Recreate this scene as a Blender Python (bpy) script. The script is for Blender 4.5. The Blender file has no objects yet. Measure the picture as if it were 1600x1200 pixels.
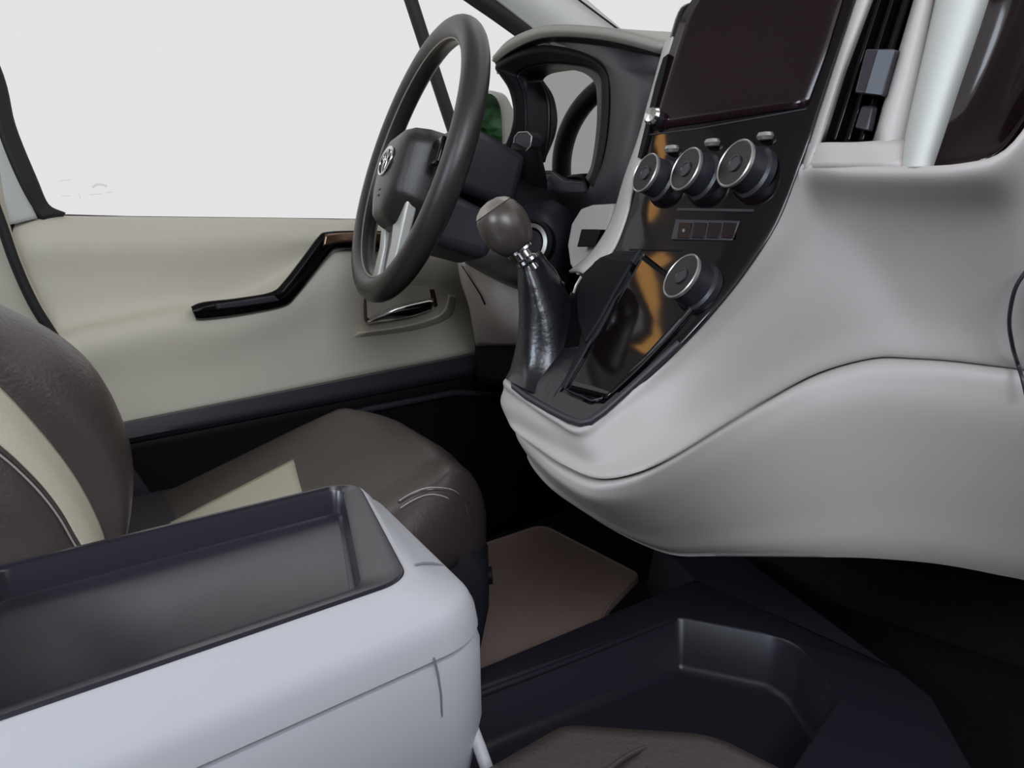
import bpy, bmesh, math, random
from mathutils import Vector, Matrix
random.seed(4)
C = bpy.context.scene.collection
FLOOR = 0.08                     # cabin floor height in the measuring frame; everything is lowered by this at the end
# ------------------------------------------------------------------ camera (X forward, Y to the driver's side, Z up)
FPX = 1200.0
def _cd(px, py): return Vector(((px-800)/FPX, (600-py)/FPX, 1.0))
AF = _cd(2200, 370).normalized()
AL = _cd(-266, 412); AL = (AL - AF*AL.dot(AF)).normalized()
AU = AF.cross(AL)
if AU.y < 0: AU = -AU
EYE = Vector((0, 0, 0.65))
cam_d = bpy.data.cameras.new('camera'); cam = bpy.data.objects.new('camera', cam_d); C.objects.link(cam)
cam_d.sensor_width = 36; cam_d.lens = FPX/1600*36; cam_d.clip_start = 0.02
# world directions of the camera's right, up and view axes
RX = Vector((AF.x, AL.x, AU.x)); UX = Vector((AF.y, AL.y, AU.y)); VX = Vector((AF.z, AL.z, AU.z))
R3 = Matrix((RX, UX, -VX)).transposed()
cam.matrix_world = Matrix.Translation(EYE - Vector((0, 0, FLOOR))) @ R3.to_4x4()
bpy.context.scene.camera = cam
# ------------------------------------------------------------------ light and exposure
sc = bpy.context.scene
sc.view_settings.view_transform = 'Standard'; sc.view_settings.look = 'None'
sc.view_settings.exposure = 0.25; sc.view_settings.gamma = 1.0; sc.view_settings.use_curve_mapping = False
w = bpy.data.worlds.new('sky'); sc.world = w; w.use_nodes = True
nt = w.node_tree; bg = nt.nodes['Background']
tc = nt.nodes.new('ShaderNodeTexCoord'); sp = nt.nodes.new('ShaderNodeSeparateXYZ'); cr = nt.nodes.new('ShaderNodeValToRGB')
nt.links.new(tc.outputs['Generated'], sp.inputs[0]); nt.links.new(sp.outputs['Z'], cr.inputs[0]); nt.links.new(cr.outputs[0], bg.inputs[0])
cr.color_ramp.elements[0].position = 0.0; cr.color_ramp.elements[0].color = (0.80, 0.75, 0.70, 1)
cr.color_ramp.elements[1].position = 0.03; cr.color_ramp.elements[1].color = (0.955, 0.96, 0.98, 1)
bg.inputs[1].default_value = 1.25
def area(name, loc, target, sx, sy, power, col):
    l = bpy.data.lights.new(name, 'AREA'); l.shape = 'RECTANGLE'; l.size = sx; l.size_y = sy; l.energy = power; l.color = col
    o = bpy.data.objects.new(name, l); C.objects.link(o); o.location = loc
    o.rotation_euler = (Vector(target)-Vector(loc)).to_track_quat('-Z', 'Y').to_euler(); return o
# cool daylight falling in through the open passenger door behind the viewer
area('door_daylight', (-0.6, -1.35, 1.45), (.45, .6, .45), 1.0, .7, 20, (.80, .88, 1.0))
# soft daylight from the windows of the rear cabin
area('rear_daylight', (-1.62, .33, 1.25), (.6, .45, .5), .7, .6, 17, (.74, .85, 1.0))
# ------------------------------------------------------------------ materials
def mat(name, col, rough=0.5, metal=0.0, spec=0.5, bump=0.0, bscale=300, coat=0.0, var=0.0):
    m = bpy.data.materials.new(name); m.use_nodes = True; n = m.node_tree; b = n.nodes['Principled BSDF']
    b.inputs['Base Color'].default_value = (*col, 1); b.inputs['Roughness'].default_value = rough
    b.inputs['Metallic'].default_value = metal; b.inputs['Specular IOR Level'].default_value = spec
    b.inputs['Coat Weight'].default_value = coat; b.inputs['Coat Roughness'].default_value = 0.05
    t = n.nodes.new('ShaderNodeTexCoord')
    if bump:
        z = n.nodes.new('ShaderNodeTexNoise'); z.inputs['Scale'].default_value = bscale; z.inputs['Detail'].default_value = 3
        u = n.nodes.new('ShaderNodeBump'); u.inputs['Strength'].default_value = bump; u.inputs['Distance'].default_value = 0.002
        n.links.new(t.outputs['Object'], z.inputs['Vector']); n.links.new(z.outputs[0], u.inputs['Height']); n.links.new(u.outputs[0], b.inputs['Normal'])
    if var:
        z = n.nodes.new('ShaderNodeTexNoise'); z.inputs['Scale'].default_value = bscale/8; z.inputs['Detail'].default_value = 4
        r = n.nodes.new('ShaderNodeMixRGB'); r.inputs[1].default_value = (*[c*(1-var) for c in col], 1); r.inputs[2].default_value = (*[c*(1+var) for c in col], 1)
        n.links.new(t.outputs['Object'], z.inputs['Vector']); n.links.new(z.outputs[0], r.inputs[0]); n.links.new(r.outputs[0], b.inputs['Base Color'])
    return m
def glass(name, tint, refl=0.06):
    m = bpy.data.materials.new(name); m.use_nodes = True; n = m.node_tree; n.nodes.clear()
    o = n.nodes.new('ShaderNodeOutputMaterial'); x = n.nodes.new('ShaderNodeMixShader'); t = n.nodes.new('ShaderNodeBsdfTransparent')
    g = n.nodes.new('ShaderNodeBsdfGlossy'); g.inputs['Roughness'].default_value = 0.02; t.inputs[0].default_value = (*tint, 1)
    f = n.nodes.new('ShaderNodeFresnel'); f.inputs[0].default_value = 1.12
    n.links.new(f.outputs[0], x.inputs[0]); n.links.new(t.outputs[0], x.inputs[1]); n.links.new(g.outputs[0], x.inputs[2]); n.links.new(x.outputs[0], o.inputs[0])
    return m
def etch(name, tint):
    m = bpy.data.materials.new(name); m.use_nodes = True; n = m.node_tree; n.nodes.clear()
    o = n.nodes.new('ShaderNodeOutputMaterial'); t = n.nodes.new('ShaderNodeBsdfTransparent'); t.inputs[0].default_value = (*tint, 1)
    n.links.new(t.outputs[0], o.inputs[0]); return m
M = dict(
    beige=mat('beige_plastic', (0.475, 0.435, 0.415), 0.48, bump=0.05, bscale=900),
    door_beige=mat('door_beige_plastic', (0.66, 0.62, 0.515), 0.55, bump=0.05, bscale=900),
    pale=mat('pale_trim', (0.60, 0.61, 0.58), 0.65, spec=.3),
    white=mat('tray_shell_plastic', (0.60, 0.61, 0.655), 0.45, bump=0.03, bscale=900),
    dark=mat('dark_grained_plastic', (0.034, 0.030, 0.040), 0.42, bump=0.12, bscale=1300),
    tray=mat('charcoal_tray_plastic', (0.028, 0.024, 0.034), 0.24, spec=0.75, bump=0.08, bscale=1500),
    dash_dark=mat('dark_dash_plastic', (0.021, 0.020, 0.027), 0.36, spec=.6, bump=0.12, bscale=1300),
    dash_top=mat('grey_dash_top_plastic', (0.30, 0.285, 0.255), 0.5, bump=0.1, bscale=1200),
    black=mat('matt_black_plastic', (0.005, 0.005, 0.006), 0.6, spec=0.25),
    gloss=mat('glossy_black_panel', (0.004, 0.0025, 0.0035), 0.06, spec=0.32),
    screen=mat('dark_display_glass', (0.010, 0.004, 0.006), 0.14, spec=0.35),
    cluster=mat('instrument_glass', (0.38, 0.37, 0.36), 0.02, metal=1.0),
    bin_=mat('blue_black_bin_plastic', (0.040, 0.037, 0.055), 0.30, spec=.7, bump=.08, bscale=1300),
    matt_grey=mat('matt_grey_plastic', (0.045, 0.038, 0.038), 0.6, bump=.1, bscale=1300),
    lamp=mat('amber_lamp_lens', (.9, .5, .2), .4),
    leather=mat('dark_brown_leather', (0.068, 0.053, 0.048), 0.33, spec=.6, bump=0.25, bscale=260),
    cream=mat('cream_leather', (0.60, 0.56, 0.44), 0.5, bump=0.2, bscale=260),
    rim=mat('steering_rim_urethane', (0.028, 0.024, 0.022), 0.34, bump=0.15, bscale=900),
    boot=mat('black_boot_leather', (0.007, 0.007, 0.011), 0.27, spec=0.6, bump=0.25, bscale=120),
    chrome=mat('chrome', (0.75, 0.75, 0.75), 0.12, metal=1.0),
    satin=mat('satin_silver', (0.50, 0.49, 0.46), 0.35, metal=0.8),
    silver=mat('silver_paint', (0.55, 0.55, 0.52), 0.4, metal=0.3),
    stitch=mat('grey_thread', (0.42, 0.38, 0.36), 0.8),
    mat_=mat('floor_mat_vinyl', (0.46, 0.33, 0.29), 0.75, bump=0.2, bscale=80, var=0.1),
    carpet=mat('dark_carpet', (0.028, 0.022, 0.025), 0.95, spec=0.1, bump=0.4, bscale=600, var=0.3),
    rubber=mat('window_seal_rubber', (0.012, 0.012, 0.013), 0.65),
    glass=glass('tinted_window_glass', (0.735, 0.735, 0.73)),
    mirror=mat('mirror_silvering', (0.8, 0.85, 0.8), 0.03, metal=1.0),
    print_=etch('faint_glass_print', (0.90, 0.90, 0.88)),
    roof=mat('headliner_cloth', (0.5, 0.5, 0.47), 0.9),
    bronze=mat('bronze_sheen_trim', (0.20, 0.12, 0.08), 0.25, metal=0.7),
    face=mat('smoked_dial_face', (0.012, 0.008, 0.009), 0.28, spec=.35),
    rim_shine=mat('pale_rim_shine', (0.30, 0.28, 0.24), 0.5),  # pale colour standing for the highlight on the rim's inner crease
    bark=mat('brown_bark', (0.09, 0.06, 0.04), 0.9, bump=.5, bscale=40),
    leaf=mat('green_leaf', (0.02, 0.10, 0.035), 0.6),
    amber=mat('button_print', (0.3, 0.28, 0.28), 0.6),
)
# ------------------------------------------------------------------ measuring helpers (pixel of the photograph + one known coordinate -> metric point)
def ray(px, py):
    v = _cd(px, py); return Vector((v.dot(AF), v.dot(AL), v.dot(AU)))
def PX(px, py, x): r = ray(px, py); return EYE + r*(x/r.x)
def PY(px, py, y): r = ray(px, py); return EYE + r*(y/r.y)
def PZ(px, py, z): r = ray(px, py); return EYE + r*((z-0.65)/r.z)
PROF = [(.40, .385), (.47, .42), (.49, .44), (.51, .465), (.53, .495), (.57, .525), (.645, .567), (.705, .592), (.767, .613), (.86, .645), (.95, .68), (1.1, .75)]
def prof(z):
    for (a, b), (c, d) in zip(PROF, PROF[1:]):
        if z <= c: return b + (d-b)*(z-a)/(c-a)
    return PROF[-1][1]
def PF(px, py, off=0.0):
    """point where the line of sight meets the sloping face of the centre stack, moved forward by off"""
    r = ray(px, py); lo, hi = 0.2, 1.3
    for _ in range(40):
        t = (lo+hi)/2; p = EYE + r*t
        if p.x < prof(p.z)+off: lo = t
        else: hi = t
    return EYE + r*lo
def pnorm(z):
    s = (prof(z+.01)-prof(z-.01))/.02
    return Vector((-1, 0, s)).normalized()      # outward normal (towards the cabin)
# ------------------------------------------------------------------ mesh helpers
def obj(name, verts, faces, m, parent=None, smooth=True, solid=0.0, bevel=0.0, label=None, offs=-1, sharp=40, bseg=3, sub=0):
    me = bpy.data.meshes.new(name); me.from_pydata([tuple(v) for v in verts], [], faces); me.update()
    bm = bmesh.new(); bm.from_mesh(me); bmesh.ops.recalc_face_normals(bm, faces=bm.faces); bm.to_mesh(me); bm.free()
    me.materials.append(m if not isinstance(m, str) else M[m])
    for p in me.polygons: p.use_smooth = smooth
    o = bpy.data.objects.new(name, me); C.objects.link(o); o.parent = parent
    if solid:
        s = o.modifiers.new('s', 'SOLIDIFY'); s.thickness = solid; s.offset = offs
    if bevel:
        b = o.modifiers.new('b', 'BEVEL'); b.width = bevel; b.segments = bseg; b.limit_method = 'ANGLE'; b.angle_limit = math.radians(30)
    if sub:
        s = o.modifiers.new('u', 'SUBSURF'); s.levels = sub; s.render_levels = sub
    if smooth and not sub:
        try: me.set_sharp_from_angle(angle=math.radians(sharp))
        except Exception: pass
    if label: o['label'] = label
    return o
def thing(name, label, cat, group=None, kind=None):
    o = bpy.data.objects.new(name, None); o.empty_display_size = .05; C.objects.link(o)
    tag(o, label, cat, group, kind); return o
def tag(o, label=None, cat=None, group=None, kind=None):
    if label: o['label'] = label
    if cat: o['category'] = cat
    if group: o['group'] = group
    if kind: o['kind'] = kind
    return o
def cat_rom(P, res, closed=False):
    n = len(P); out = []
    rng = range(n if closed else n-1)
    for i in rng:
        g = (lambda k: P[k % n]) if closed else (lambda k: P[min(max(k, 0), n-1)])
        a, b, c, d = g(i-1), g(i), g(i+1), g(i+2)
        for j in range(res):
            t = j/res
            out.append(0.5*((2*b) + (c-a)*t + (2*a-5*b+4*c-d)*t*t + (3*b-a-3*c+d)*t**3))
    if not closed: out.append(P[-1].copy())
    return out
def patch(name, rows, m, parent=None, res=5, resv=None, solid=0.006, closed=False, label=None, sharp=60, linv=False):
    """smooth surface through rows of control points; closed = rows are closed loops"""
    resv = resv or res
    R = [cat_rom([Vector(p) for p in r], res, closed) for r in rows]
    if linv:
        cols = [[c for c in col] for col in zip(*R)]
        cols = [sum([[c[i].lerp(c[i+1], j/resv) for j in range(resv)] for i in range(len(c)-1)], []) + [c[-1]] for c in cols]
    else:
        cols = [cat_rom(list(col), resv) for col in zip(*R)]
    nu, nv = len(cols), len(cols[0])
    verts = [p for c in cols for p in c]
    faces = []
    for i in range(nu if closed else nu-1):
        for j in range(nv-1):
            k = (i+1) % nu
            faces.append((i*nv+j, k*nv+j, k*nv+j+1, i*nv+j+1))
    return obj(name, verts, faces, m, parent, solid=solid, offs=0, label=label, sharp=sharp)
def loft(name, loops, m, parent=None, cap=(True, True), label=None, sharp=45, bevel=0.0, **k):
    """loft closed loops with equal counts, with n-gon caps"""
    n = len(loops[0]); V = [Vector(p) for l in loops for p in l]; F = []
    for i in range(len(loops)-1):
        for j in range(n):
            F.append((i*n+j, i*n+(j+1) % n, (i+1)*n+(j+1) % n, (i+1)*n+j))
    if cap[0]: F.append(tuple(range(n)))
    if cap[1]: F.append(tuple(range((len(loops)-1)*n, len(loops)*n)))
    return obj(name, V, F, m, parent, label=label, sharp=sharp, bevel=bevel, **k)
def tube(name, path, r, m, parent=None, closed=False, n=14, label=None, flat=None):
    P = [Vector(p) for p in path]; L = len(P); loops = []
    rr = r if isinstance(r, (list, tuple)) else [r]*L
    prev = None
    for i in range(L):
        a = P[(i-1) % L] if (closed or i > 0) else P[i]; b = P[(i+1) % L] if (closed or i < L-1) else P[i]
        t = (b-a).normalized()
        ref = prev if prev is not None else (Vector((0, 0, 1)) if abs(t.z) < .9 else Vector((1, 0, 0)))
        u = (ref - t*ref.dot(t)).normalized(); v = t.cross(u); prev = u
        loops.append([P[i] + (u*math.cos(2*math.pi*k/n) + v*math.sin(2*math.pi*k/n)*(flat or 1))*rr[i] for k in range(n)])
    if closed:
        V = [p for l in loops for p in l]; F = []
        for i in range(L):
            for j in range(n):
                i2 = (i+1) % L; F.append((i*n+j, i*n+(j+1) % n, i2*n+(j+1) % n, i2*n+j))
        return obj(name, V, F, m, parent, label=label, sharp=80)
    return loft(name, loops, m, parent, label=label)
def frame_of(ax):
    ax = Vector(ax).normalized(); ref = Vector((0, 1, 0)) if abs(ax.y) < .9 else Vector((0, 0, 1))
    u = (ref - ax*ref.dot(ax)).normalized(); return u, ax.cross(u), ax
def lathe(name, prf, org, ax, m, parent=None, n=40, label=None, sx=1.0, u=None, sharp=35, cap=(True, True)):
    """prf: (radius, height along axis)"""
    if u is None: u, v, a = frame_of(ax)
    else: a = Vector(ax).normalized(); u = Vector(u).normalized(); v = a.cross(u)
    org = Vector(org)
    loops = [[org + a*h + (u*math.cos(2*math.pi*k/n)*sx + v*math.sin(2*math.pi*k/n))*max(r, 1e-5) for k in range(n)] for r, h in prf]
    return loft(name, loops, m, parent, label=label, sharp=sharp, cap=cap)
def box(name, c, size, m, parent=None, axes=None, bevel=0.004, label=None, taper=1.0, bseg=3):
    c = Vector(c); ax = axes or (Vector((1, 0, 0)), Vector((0, 1, 0)), Vector((0, 0, 1)))
    V = []
    for sz in (-1, 1):
        k = taper if sz > 0 else 1
        for sx, sy in ((-1, -1), (1, -1), (1, 1), (-1, 1)):
            V.append(c + ax[0]*sx*size[0]/2*k + ax[1]*sy*size[1]/2*k + ax[2]*sz*size[2]/2)
    F = [(0, 1, 2, 3), (4, 5, 6, 7), (0, 1, 5, 4), (1, 2, 6, 5), (2, 3, 7, 6), (3, 0, 4, 7)]
    return obj(name, V, F, m, parent, bevel=bevel, label=label, bseg=bseg)
def prism(name, pts, d, m, parent=None, bevel=0.0, label=None, smooth=True, bseg=3):
    P = [Vector(p) for p in pts]; d = Vector(d); n = len(P)
    F = [tuple(range(n)), tuple(range(n, 2*n))] + [(i, (i+1) % n, n+(i+1) % n, n+i) for i in range(n)]
    return obj(name, P+[p+d for p in P], F, m, parent, bevel=bevel, label=label, smooth=smooth, bseg=bseg)
def rpoly(pts, rs, seg=6):
    """2D polygon with rounded corners, fixed number of points per corner"""
    out = []; n = len(pts); P = [Vector(p) for p in pts]
    if not isinstance(rs, (list, tuple)): rs = [rs]*n
    for i in range(n):
        a, b, c = P[i-1], P[i], P[(i+1) % n]; d1 = (a-b).normalized(); d2 = (c-b).normalized()
        ang = d1.angle(d2); r = rs[i]; t = r/math.tan(ang/2)
        t = min(t, .49*(a-b).length, .49*(c-b).length); r = t*math.tan(ang/2)
        cen = b + (d1+d2).normalized()*(r/math.sin(ang/2))
        s = b+d1*t-cen; e = b+d2*t-cen
        for k in range(seg+1):
            q = s.normalized().slerp(e.normalized(), k/seg).normalized()*(s.length+(e.length-s.length)*k/seg) if s.length > 1e-9 and s.angle(e) > 1e-4 else s.lerp(e, k/seg)
            out.append(cen+q)
    return out
def inset2(pts, d):
    """offset a closed list of 2D/3D points (in XY) inwards by d"""
    n = len(pts); out = []
    A = sum(pts[i].x*pts[(i+1) % n].y-pts[(i+1) % n].x*pts[i].y for i in range(n)); s = 1 if A > 0 else -1
    for i in range(n):
        t = (pts[(i+1) % n]-pts[i-1]); t = Vector((t.x, t.y)).normalized(); nn = Vector((-t.y, t.x))*s
        out.append(Vector((pts[i].x+nn.x*d, pts[i].y+nn.y*d)))
    return out
def z3(pts, z): return [Vector((p.x, p.y, z)) for p in pts]
def stitches(name, path, parent, r=0.0007, dash=0.0045, gap=0.003):
    V = []; F = []; P = [Vector(p) for p in path]; acc = 0; segs = []
    for a, b in zip(P, P[1:]):
        L = (b-a).length; t = 0; d = (b-a).normalized()
        while t < L:
            e = min(t+dash, L)
            if e-t > dash*.4: segs.append((a+d*t, a+d*e))
            t = e+gap
    for a, b in segs:
        t = (b-a).normalized(); u, v, _ = frame_of(t); k = len(V)
        for p in (a, b):
            for q in range(4): V.append(p+(u*math.cos(q*math.pi/2)+v*math.sin(q*math.pi/2))*r)
        F += [(k+i, k+(i+1) % 4, k+4+(i+1) % 4, k+4+i) for i in range(4)] + [(k, k+1, k+2, k+3), (k+4, k+5, k+6, k+7)]
    o = obj(name, V, F, 'stitch', parent, smooth=False); return o
E1, E2, E3 = Vector((1, 0, 0)), Vector((0, 1, 0)), Vector((0, 0, 1))

# ================================================================== THE SETTING
def struct(o, label=None, cat=None): return tag(o, label, cat, kind='structure')
struct(box('floor', (0.2, 0.45, FLOOR-.02), (3.2, 2.0, .04), 'carpet', bevel=0))
struct(box('ceiling', (-0.55, 0.42, 1.62), (2.7, 1.74, .04), 'roof', bevel=0))
struct(box('wall_back', (-1.85, 0.42, .50), (.04, 1.74, .84), 'roof', bevel=0))
# firewall and toe boards: dark carpet rising ahead of the footwells
struct(patch('wall_front', [[(1.15, y, FLOOR) for y in (-.4, .1, .6, 1.22)], [(1.32, y, .30) for y in (-.4, .1, .6, 1.22)],
      [(1.40, y, .60) for y in (-.4, .1, .6, 1.22)], [(1.50, y, .80) for y in (-.4, .1, .6, 1.22)]], 'carpet', res=4, solid=.02))
struct(box('wall_right', (.55, -.52, .49), (2.5, .04, .82), 'dark', bevel=.01))  # unseen side, added to keep passenger-side light off the lower dash
# ---- side wall behind the driver's door and the pillar trim beside the seat
wl = thing('wall_left', 'beige pillar trim behind the driver door', 'wall', kind='structure')
patch('pillar_trim', [[PY(-260, 150, 1.22), PY(-40, 170, 1.21), PY(-12, 200, 1.235)],
                      [PY(-260, 300, 1.22), PY(-20, 320, 1.20), PY(2, 345, 1.235)],
                      [PY(-260, 420, 1.22), PY(10, 430, 1.20), PY(36, 430, 1.235)],
                      [PY(-260, 540, 1.22), PY(60, 540, 1.20), PY(90, 545, 1.235)],
                      [PY(-260, 900, 1.22), PY(110, 700, 1.20), PY(150, 700, 1.235)]], 'door_beige', wl, res=5, solid=.01)
box('rear_side_panel', (-.95, 1.24, .45), (1.8, .05, .75), 'door_beige', wl)
box('rear_side_header', (-.95, 1.24, 1.50), (1.8, .05, .25), 'roof', wl)
# ---- windscreen pillar of the driver's side
pl = thing('trim_1', 'pale windscreen pillar trim with black rubber edge', 'trim', kind='structure')
a0, a1 = PY(775, -60, 1.22), PY(1010, 115, 1.22)
patch('pillar_cover', [[PY(700, -60, 1.20), PY(836, 48, 1.20), PY(1010, 190, 1.20)],
                       [PY(760, -60, 1.17), PY(880, 30, 1.17), PY(1050, 150, 1.17)],
                       [PY(840, -60, 1.19), PY(965, 45, 1.19), PY(1060, 125, 1.19)]], 'pale', pl, res=6, solid=.012)
patch('rubber_seal', [[PY(640, -62, 1.215), PY(728, 0, 1.215), PY(806, 56, 1.215), PY(1000, 200, 1.215)],
                      [PY(668, -62, 1.20), PY(754, 0, 1.20), PY(824, 48, 1.20), PY(1010, 190, 1.20)],
                      [PY(700, -62, 1.205), PY(779, 0, 1.205), PY(838, 46, 1.205), PY(1015, 185, 1.205)]], 'rubber', pl, res=6, solid=.012)
tube('windscreen_edge', [PY(840, -60, 1.17), PY(905, 0, 1.17), PY(965, 45, 1.17), PY(1050, 112, 1.17)], .0022, 'rubber', pl)

# ================================================================== DRIVER'S DOOR
dr = thing('door_1', 'beige driver door with black pull strip and dark lower pocket', 'door', kind='structure')
xs = [60, 150, 260, 380, 470, 520, 570, 680, 800, 950]
left = {0: (10, 350), 1: (20, 385), 2: (42, 440), 3: (62, 480), 4: (82, 520), 5: (92, 545), 6: (120, 600), 7: (150, 690)}
rowdef = [  # y for each column and plane Y
    ([340, 341, 342, 343, 344, 345, 345, 347, 349, 352], 1.245),
    ([348, 350, 352, 353, 354, 355, 355, 357, 359, 362], 1.222),
    ([385, 385, 385, 380, 375, 370, 370, 372, 375, 380], 1.208),
    ([440, 440, 440, 432, 400, 376, 374, 376, 380, 384], 1.212),
    ([505, 498, 478, 462, 415, 383, 380, 380, 384, 388], 1.205),
    ([528, 518, 497, 482, 436, 398, 392, 392, 394, 396], 1.172),
    ([560, 548, 525, 510, 468, 440, 430, 430, 430, 430], 1.162),
    ([620, 605, 590, 560, 530, 515, 505, 490, 480, 470], 1.172),
    ([690, 672, 649, 625, 607, 597, 586, 564, 541, 512], 1.172),
]
rows = []
for k, (ys, Y) in enumerate(rowdef):
    lx, ly = [(8, 342), (12, 352), (25, 388), (45, 440), (76, 508), (86, 530), (98, 560), (125, 625), (150, 698)][k]
    rows.append([PY(lx, ly, Y+.012)] + [PY(max(x, lx+22), y, Y) for x, y in zip(xs, ys)])
patch('upper_panel', rows, 'door_beige', dr, res=5, solid=.006)
# lower dark pocket: ledge, wall and floor
def bl(x): return 698-.198*x
xb = [130, 190, 330, 480, 620, 760, 960]
patch('lower_pocket', [[PY(x, bl(x)+1, 1.172) for x in xb], [PY(x, bl(x)+4, 1.145) for x in xb],
                       [PY(x, bl(x)+26, 1.140) for x in xb], [PY(x, bl(x)+34, 1.15) for x in xb]], 'dark', dr, res=4, solid=.004, linv=True)
patch('pocket_wall', [[PY(x, bl(x)+30, 1.152) for x in xb]] + [[Vector((PY(x, bl(x)+30, 1.152).x, 1.16, z)) for x in xb] for z in (.33, .2, FLOOR)], 'black', dr, res=3, solid=.004)
tube('pocket_hoop', [Vector((.42, 1.155, .30)), Vector((.50, 1.15, .355)), Vector((.66, 1.15, .385)), Vector((.85, 1.15, .39)), Vector((.98, 1.15, .37))], .006, 'dark', dr)
# black pull strip (handle trim)
top = [(299, 481), (318, 474), (370, 468), (425, 458), (446, 440), (474, 404), (498, 372), (512, 364), (560, 362), (620, 363)]
bot = [(306, 497), (322, 497), (380, 490), (442, 478), (462, 462), (492, 424), (514, 396), (526, 388), (562, 387), (620, 388)]
n_ = len(top)
patch('pull_handle', [[PY(x, y, 1.172) for x, y in top], [PY(x, y, 1.155) for x, y in top], [PY(.5*(x+u), .5*(y+v), 1.150) for (x, y), (u, v) in zip(top, bot)],
                      [PY(x, y, 1.155) for x, y in bot], [PY(x, y, 1.172) for x, y in bot]], 'gloss', dr, res=4, resv=3, solid=.003)
patch('handle_grip_pad', [[PY(336, 475, 1.1495), PY(380, 470, 1.1485), PY(428, 462, 1.1485)], [PY(338, 483, 1.1495), PY(382, 478, 1.1485), PY(436, 470, 1.1485)]], 'dark', dr, res=4, solid=.003)
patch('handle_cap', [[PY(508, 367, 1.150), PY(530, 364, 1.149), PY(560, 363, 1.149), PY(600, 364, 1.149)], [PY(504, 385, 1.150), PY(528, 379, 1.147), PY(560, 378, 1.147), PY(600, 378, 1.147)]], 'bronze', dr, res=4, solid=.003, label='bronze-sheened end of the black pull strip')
# inside release recess with chrome lever
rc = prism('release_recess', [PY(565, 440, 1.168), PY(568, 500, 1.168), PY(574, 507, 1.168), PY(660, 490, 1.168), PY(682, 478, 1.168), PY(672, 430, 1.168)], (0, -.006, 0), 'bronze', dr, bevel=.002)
prism('release_recess_floor', [PY(571, 440, 1.1618), PY(574, 497, 1.1618), PY(660, 481, 1.1618), PY(674, 470, 1.1618), PY(666, 430, 1.1618)], (0, -.001, 0), 'door_beige', dr)
patch('release_lever', [[PY(576, 498, 1.158), PY(620, 478, 1.15), PY(676, 466, 1.15)], [PY(574, 504, 1.150), PY(622, 486, 1.14), PY(678, 472, 1.142)], [PY(575, 506, 1.158), PY(640, 495, 1.15), PY(678, 482, 1.15)]], 'chrome', dr, res=5, solid=.002)
patch('release_surround', [[PY(552, 526, 1.171), PY(640, 516, 1.171), PY(700, 496, 1.171), PY(716, 462, 1.171)], [PY(562, 520, 1.158), PY(640, 508, 1.158), PY(690, 490, 1.158), PY(702, 460, 1.158)]], 'door_beige', dr, res=5, solid=.004)
# window aperture: seal strips and pane
tube('belt_seal', [PY(70, 337, 1.252), PY(200, 340.5, 1.252), PY(400, 342.5, 1.252), PY(620, 345, 1.252), PY(800, 349, 1.252)], .0028, 'rubber', dr, n=8)
patch('rear_window_frame', [[PY(-120, -200, 1.235), PY(-50, 0, 1.235), PY(0, 120, 1.235), PY(18, 196, 1.235), PY(52, 280, 1.235), PY(72, 322, 1.235), PY(100, 337, 1.235)],
                     [PY(-150, -200, 1.215), PY(-80, 0, 1.215), PY(-25, 120, 1.215), PY(0, 214, 1.215), PY(32, 290, 1.215), PY(52, 332, 1.22), PY(70, 341, 1.22)]], 'rubber', dr, res=5, solid=.012)
patch('rear_frame_cover', [[PY(-150, -200, 1.222), PY(-80, 0, 1.222), PY(-25, 120, 1.222), PY(0, 214, 1.222), PY(32, 290, 1.222), PY(56, 342, 1.222)],
                     [PY(-180, -200, 1.215), PY(-110, 0, 1.215), PY(-55, 120, 1.215), PY(-30, 220, 1.215), PY(-4, 298, 1.215), PY(12, 352, 1.215)]], 'pale', dr, res=5, solid=.012, label='pale painted window frame of the door')
patch('door_edge_seal', [[PY(-20, 290, 1.225), PY(0, 345, 1.225), PY(22, 410, 1.225), PY(55, 478, 1.225), PY(92, 538, 1.225), PY(130, 600, 1.225), PY(160, 720, 1.225)],
                         [PY(-12, 290, 1.232), PY(14, 345, 1.232), PY(40, 410, 1.232), PY(70, 478, 1.232), PY(104, 538, 1.232), PY(140, 600, 1.232), PY(172, 720, 1.232)]], 'rubber', dr, res=5, solid=.014)
tube('door_gap_seal', cat_rom([PY(x, y, 1.178) for x, y in ((-20, 290), (3, 352), (24, 412), (52, 474), (88, 532), (122, 590), (150, 660))], 5), .0065, 'rubber', dr, n=10)
box('door_skin', (.62, 1.268, .40), (1.35, .02, .60), 'pale', dr, bevel=.004)
box('window_header', (.35, 1.22, 1.45), (1.3, .04, .22), 'roof', dr, bevel=.01)
lm = M['lamp'].node_tree.nodes['Principled BSDF']; lm.inputs['Emission Color'].default_value = (1, .50, .15, 1); lm.inputs['Emission Strength'].default_value = 5.0
la = thing('added_amber_lamp', 'amber lamp added above the driver door for the orange stack reflection', 'lamp')  # unseen lamp, added to put the orange reflection on the centre stack
box('lamp_lens', (.02, 1.185, 1.375), (.115, .012, .05), 'lamp', la, bevel=.004)
box('lamp_base', (.02, 1.196, 1.375), (.14, .012, .07), 'roof', la, bevel=.004)
gl = prism('window_1', [Vector((.12, 1.256, .70)), Vector((1.16, 1.256, .70)), Vector((1.16, 1.256, 1.0)), Vector((1.05, 1.256, 1.45)), Vector((.05, 1.256, 1.45))], (0, .004, 0), 'glass', smooth=False)
struct(gl, 'clear driver side window glass', 'window')
bar = tube('divider_bar', [PY(610, -90, 1.245), PY(642, 0, 1.245), PY(676, 105, 1.245), PY(712, 215, 1.245), PY(735, 290, 1.245)], .0125, 'rubber', dr, n=12)
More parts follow.
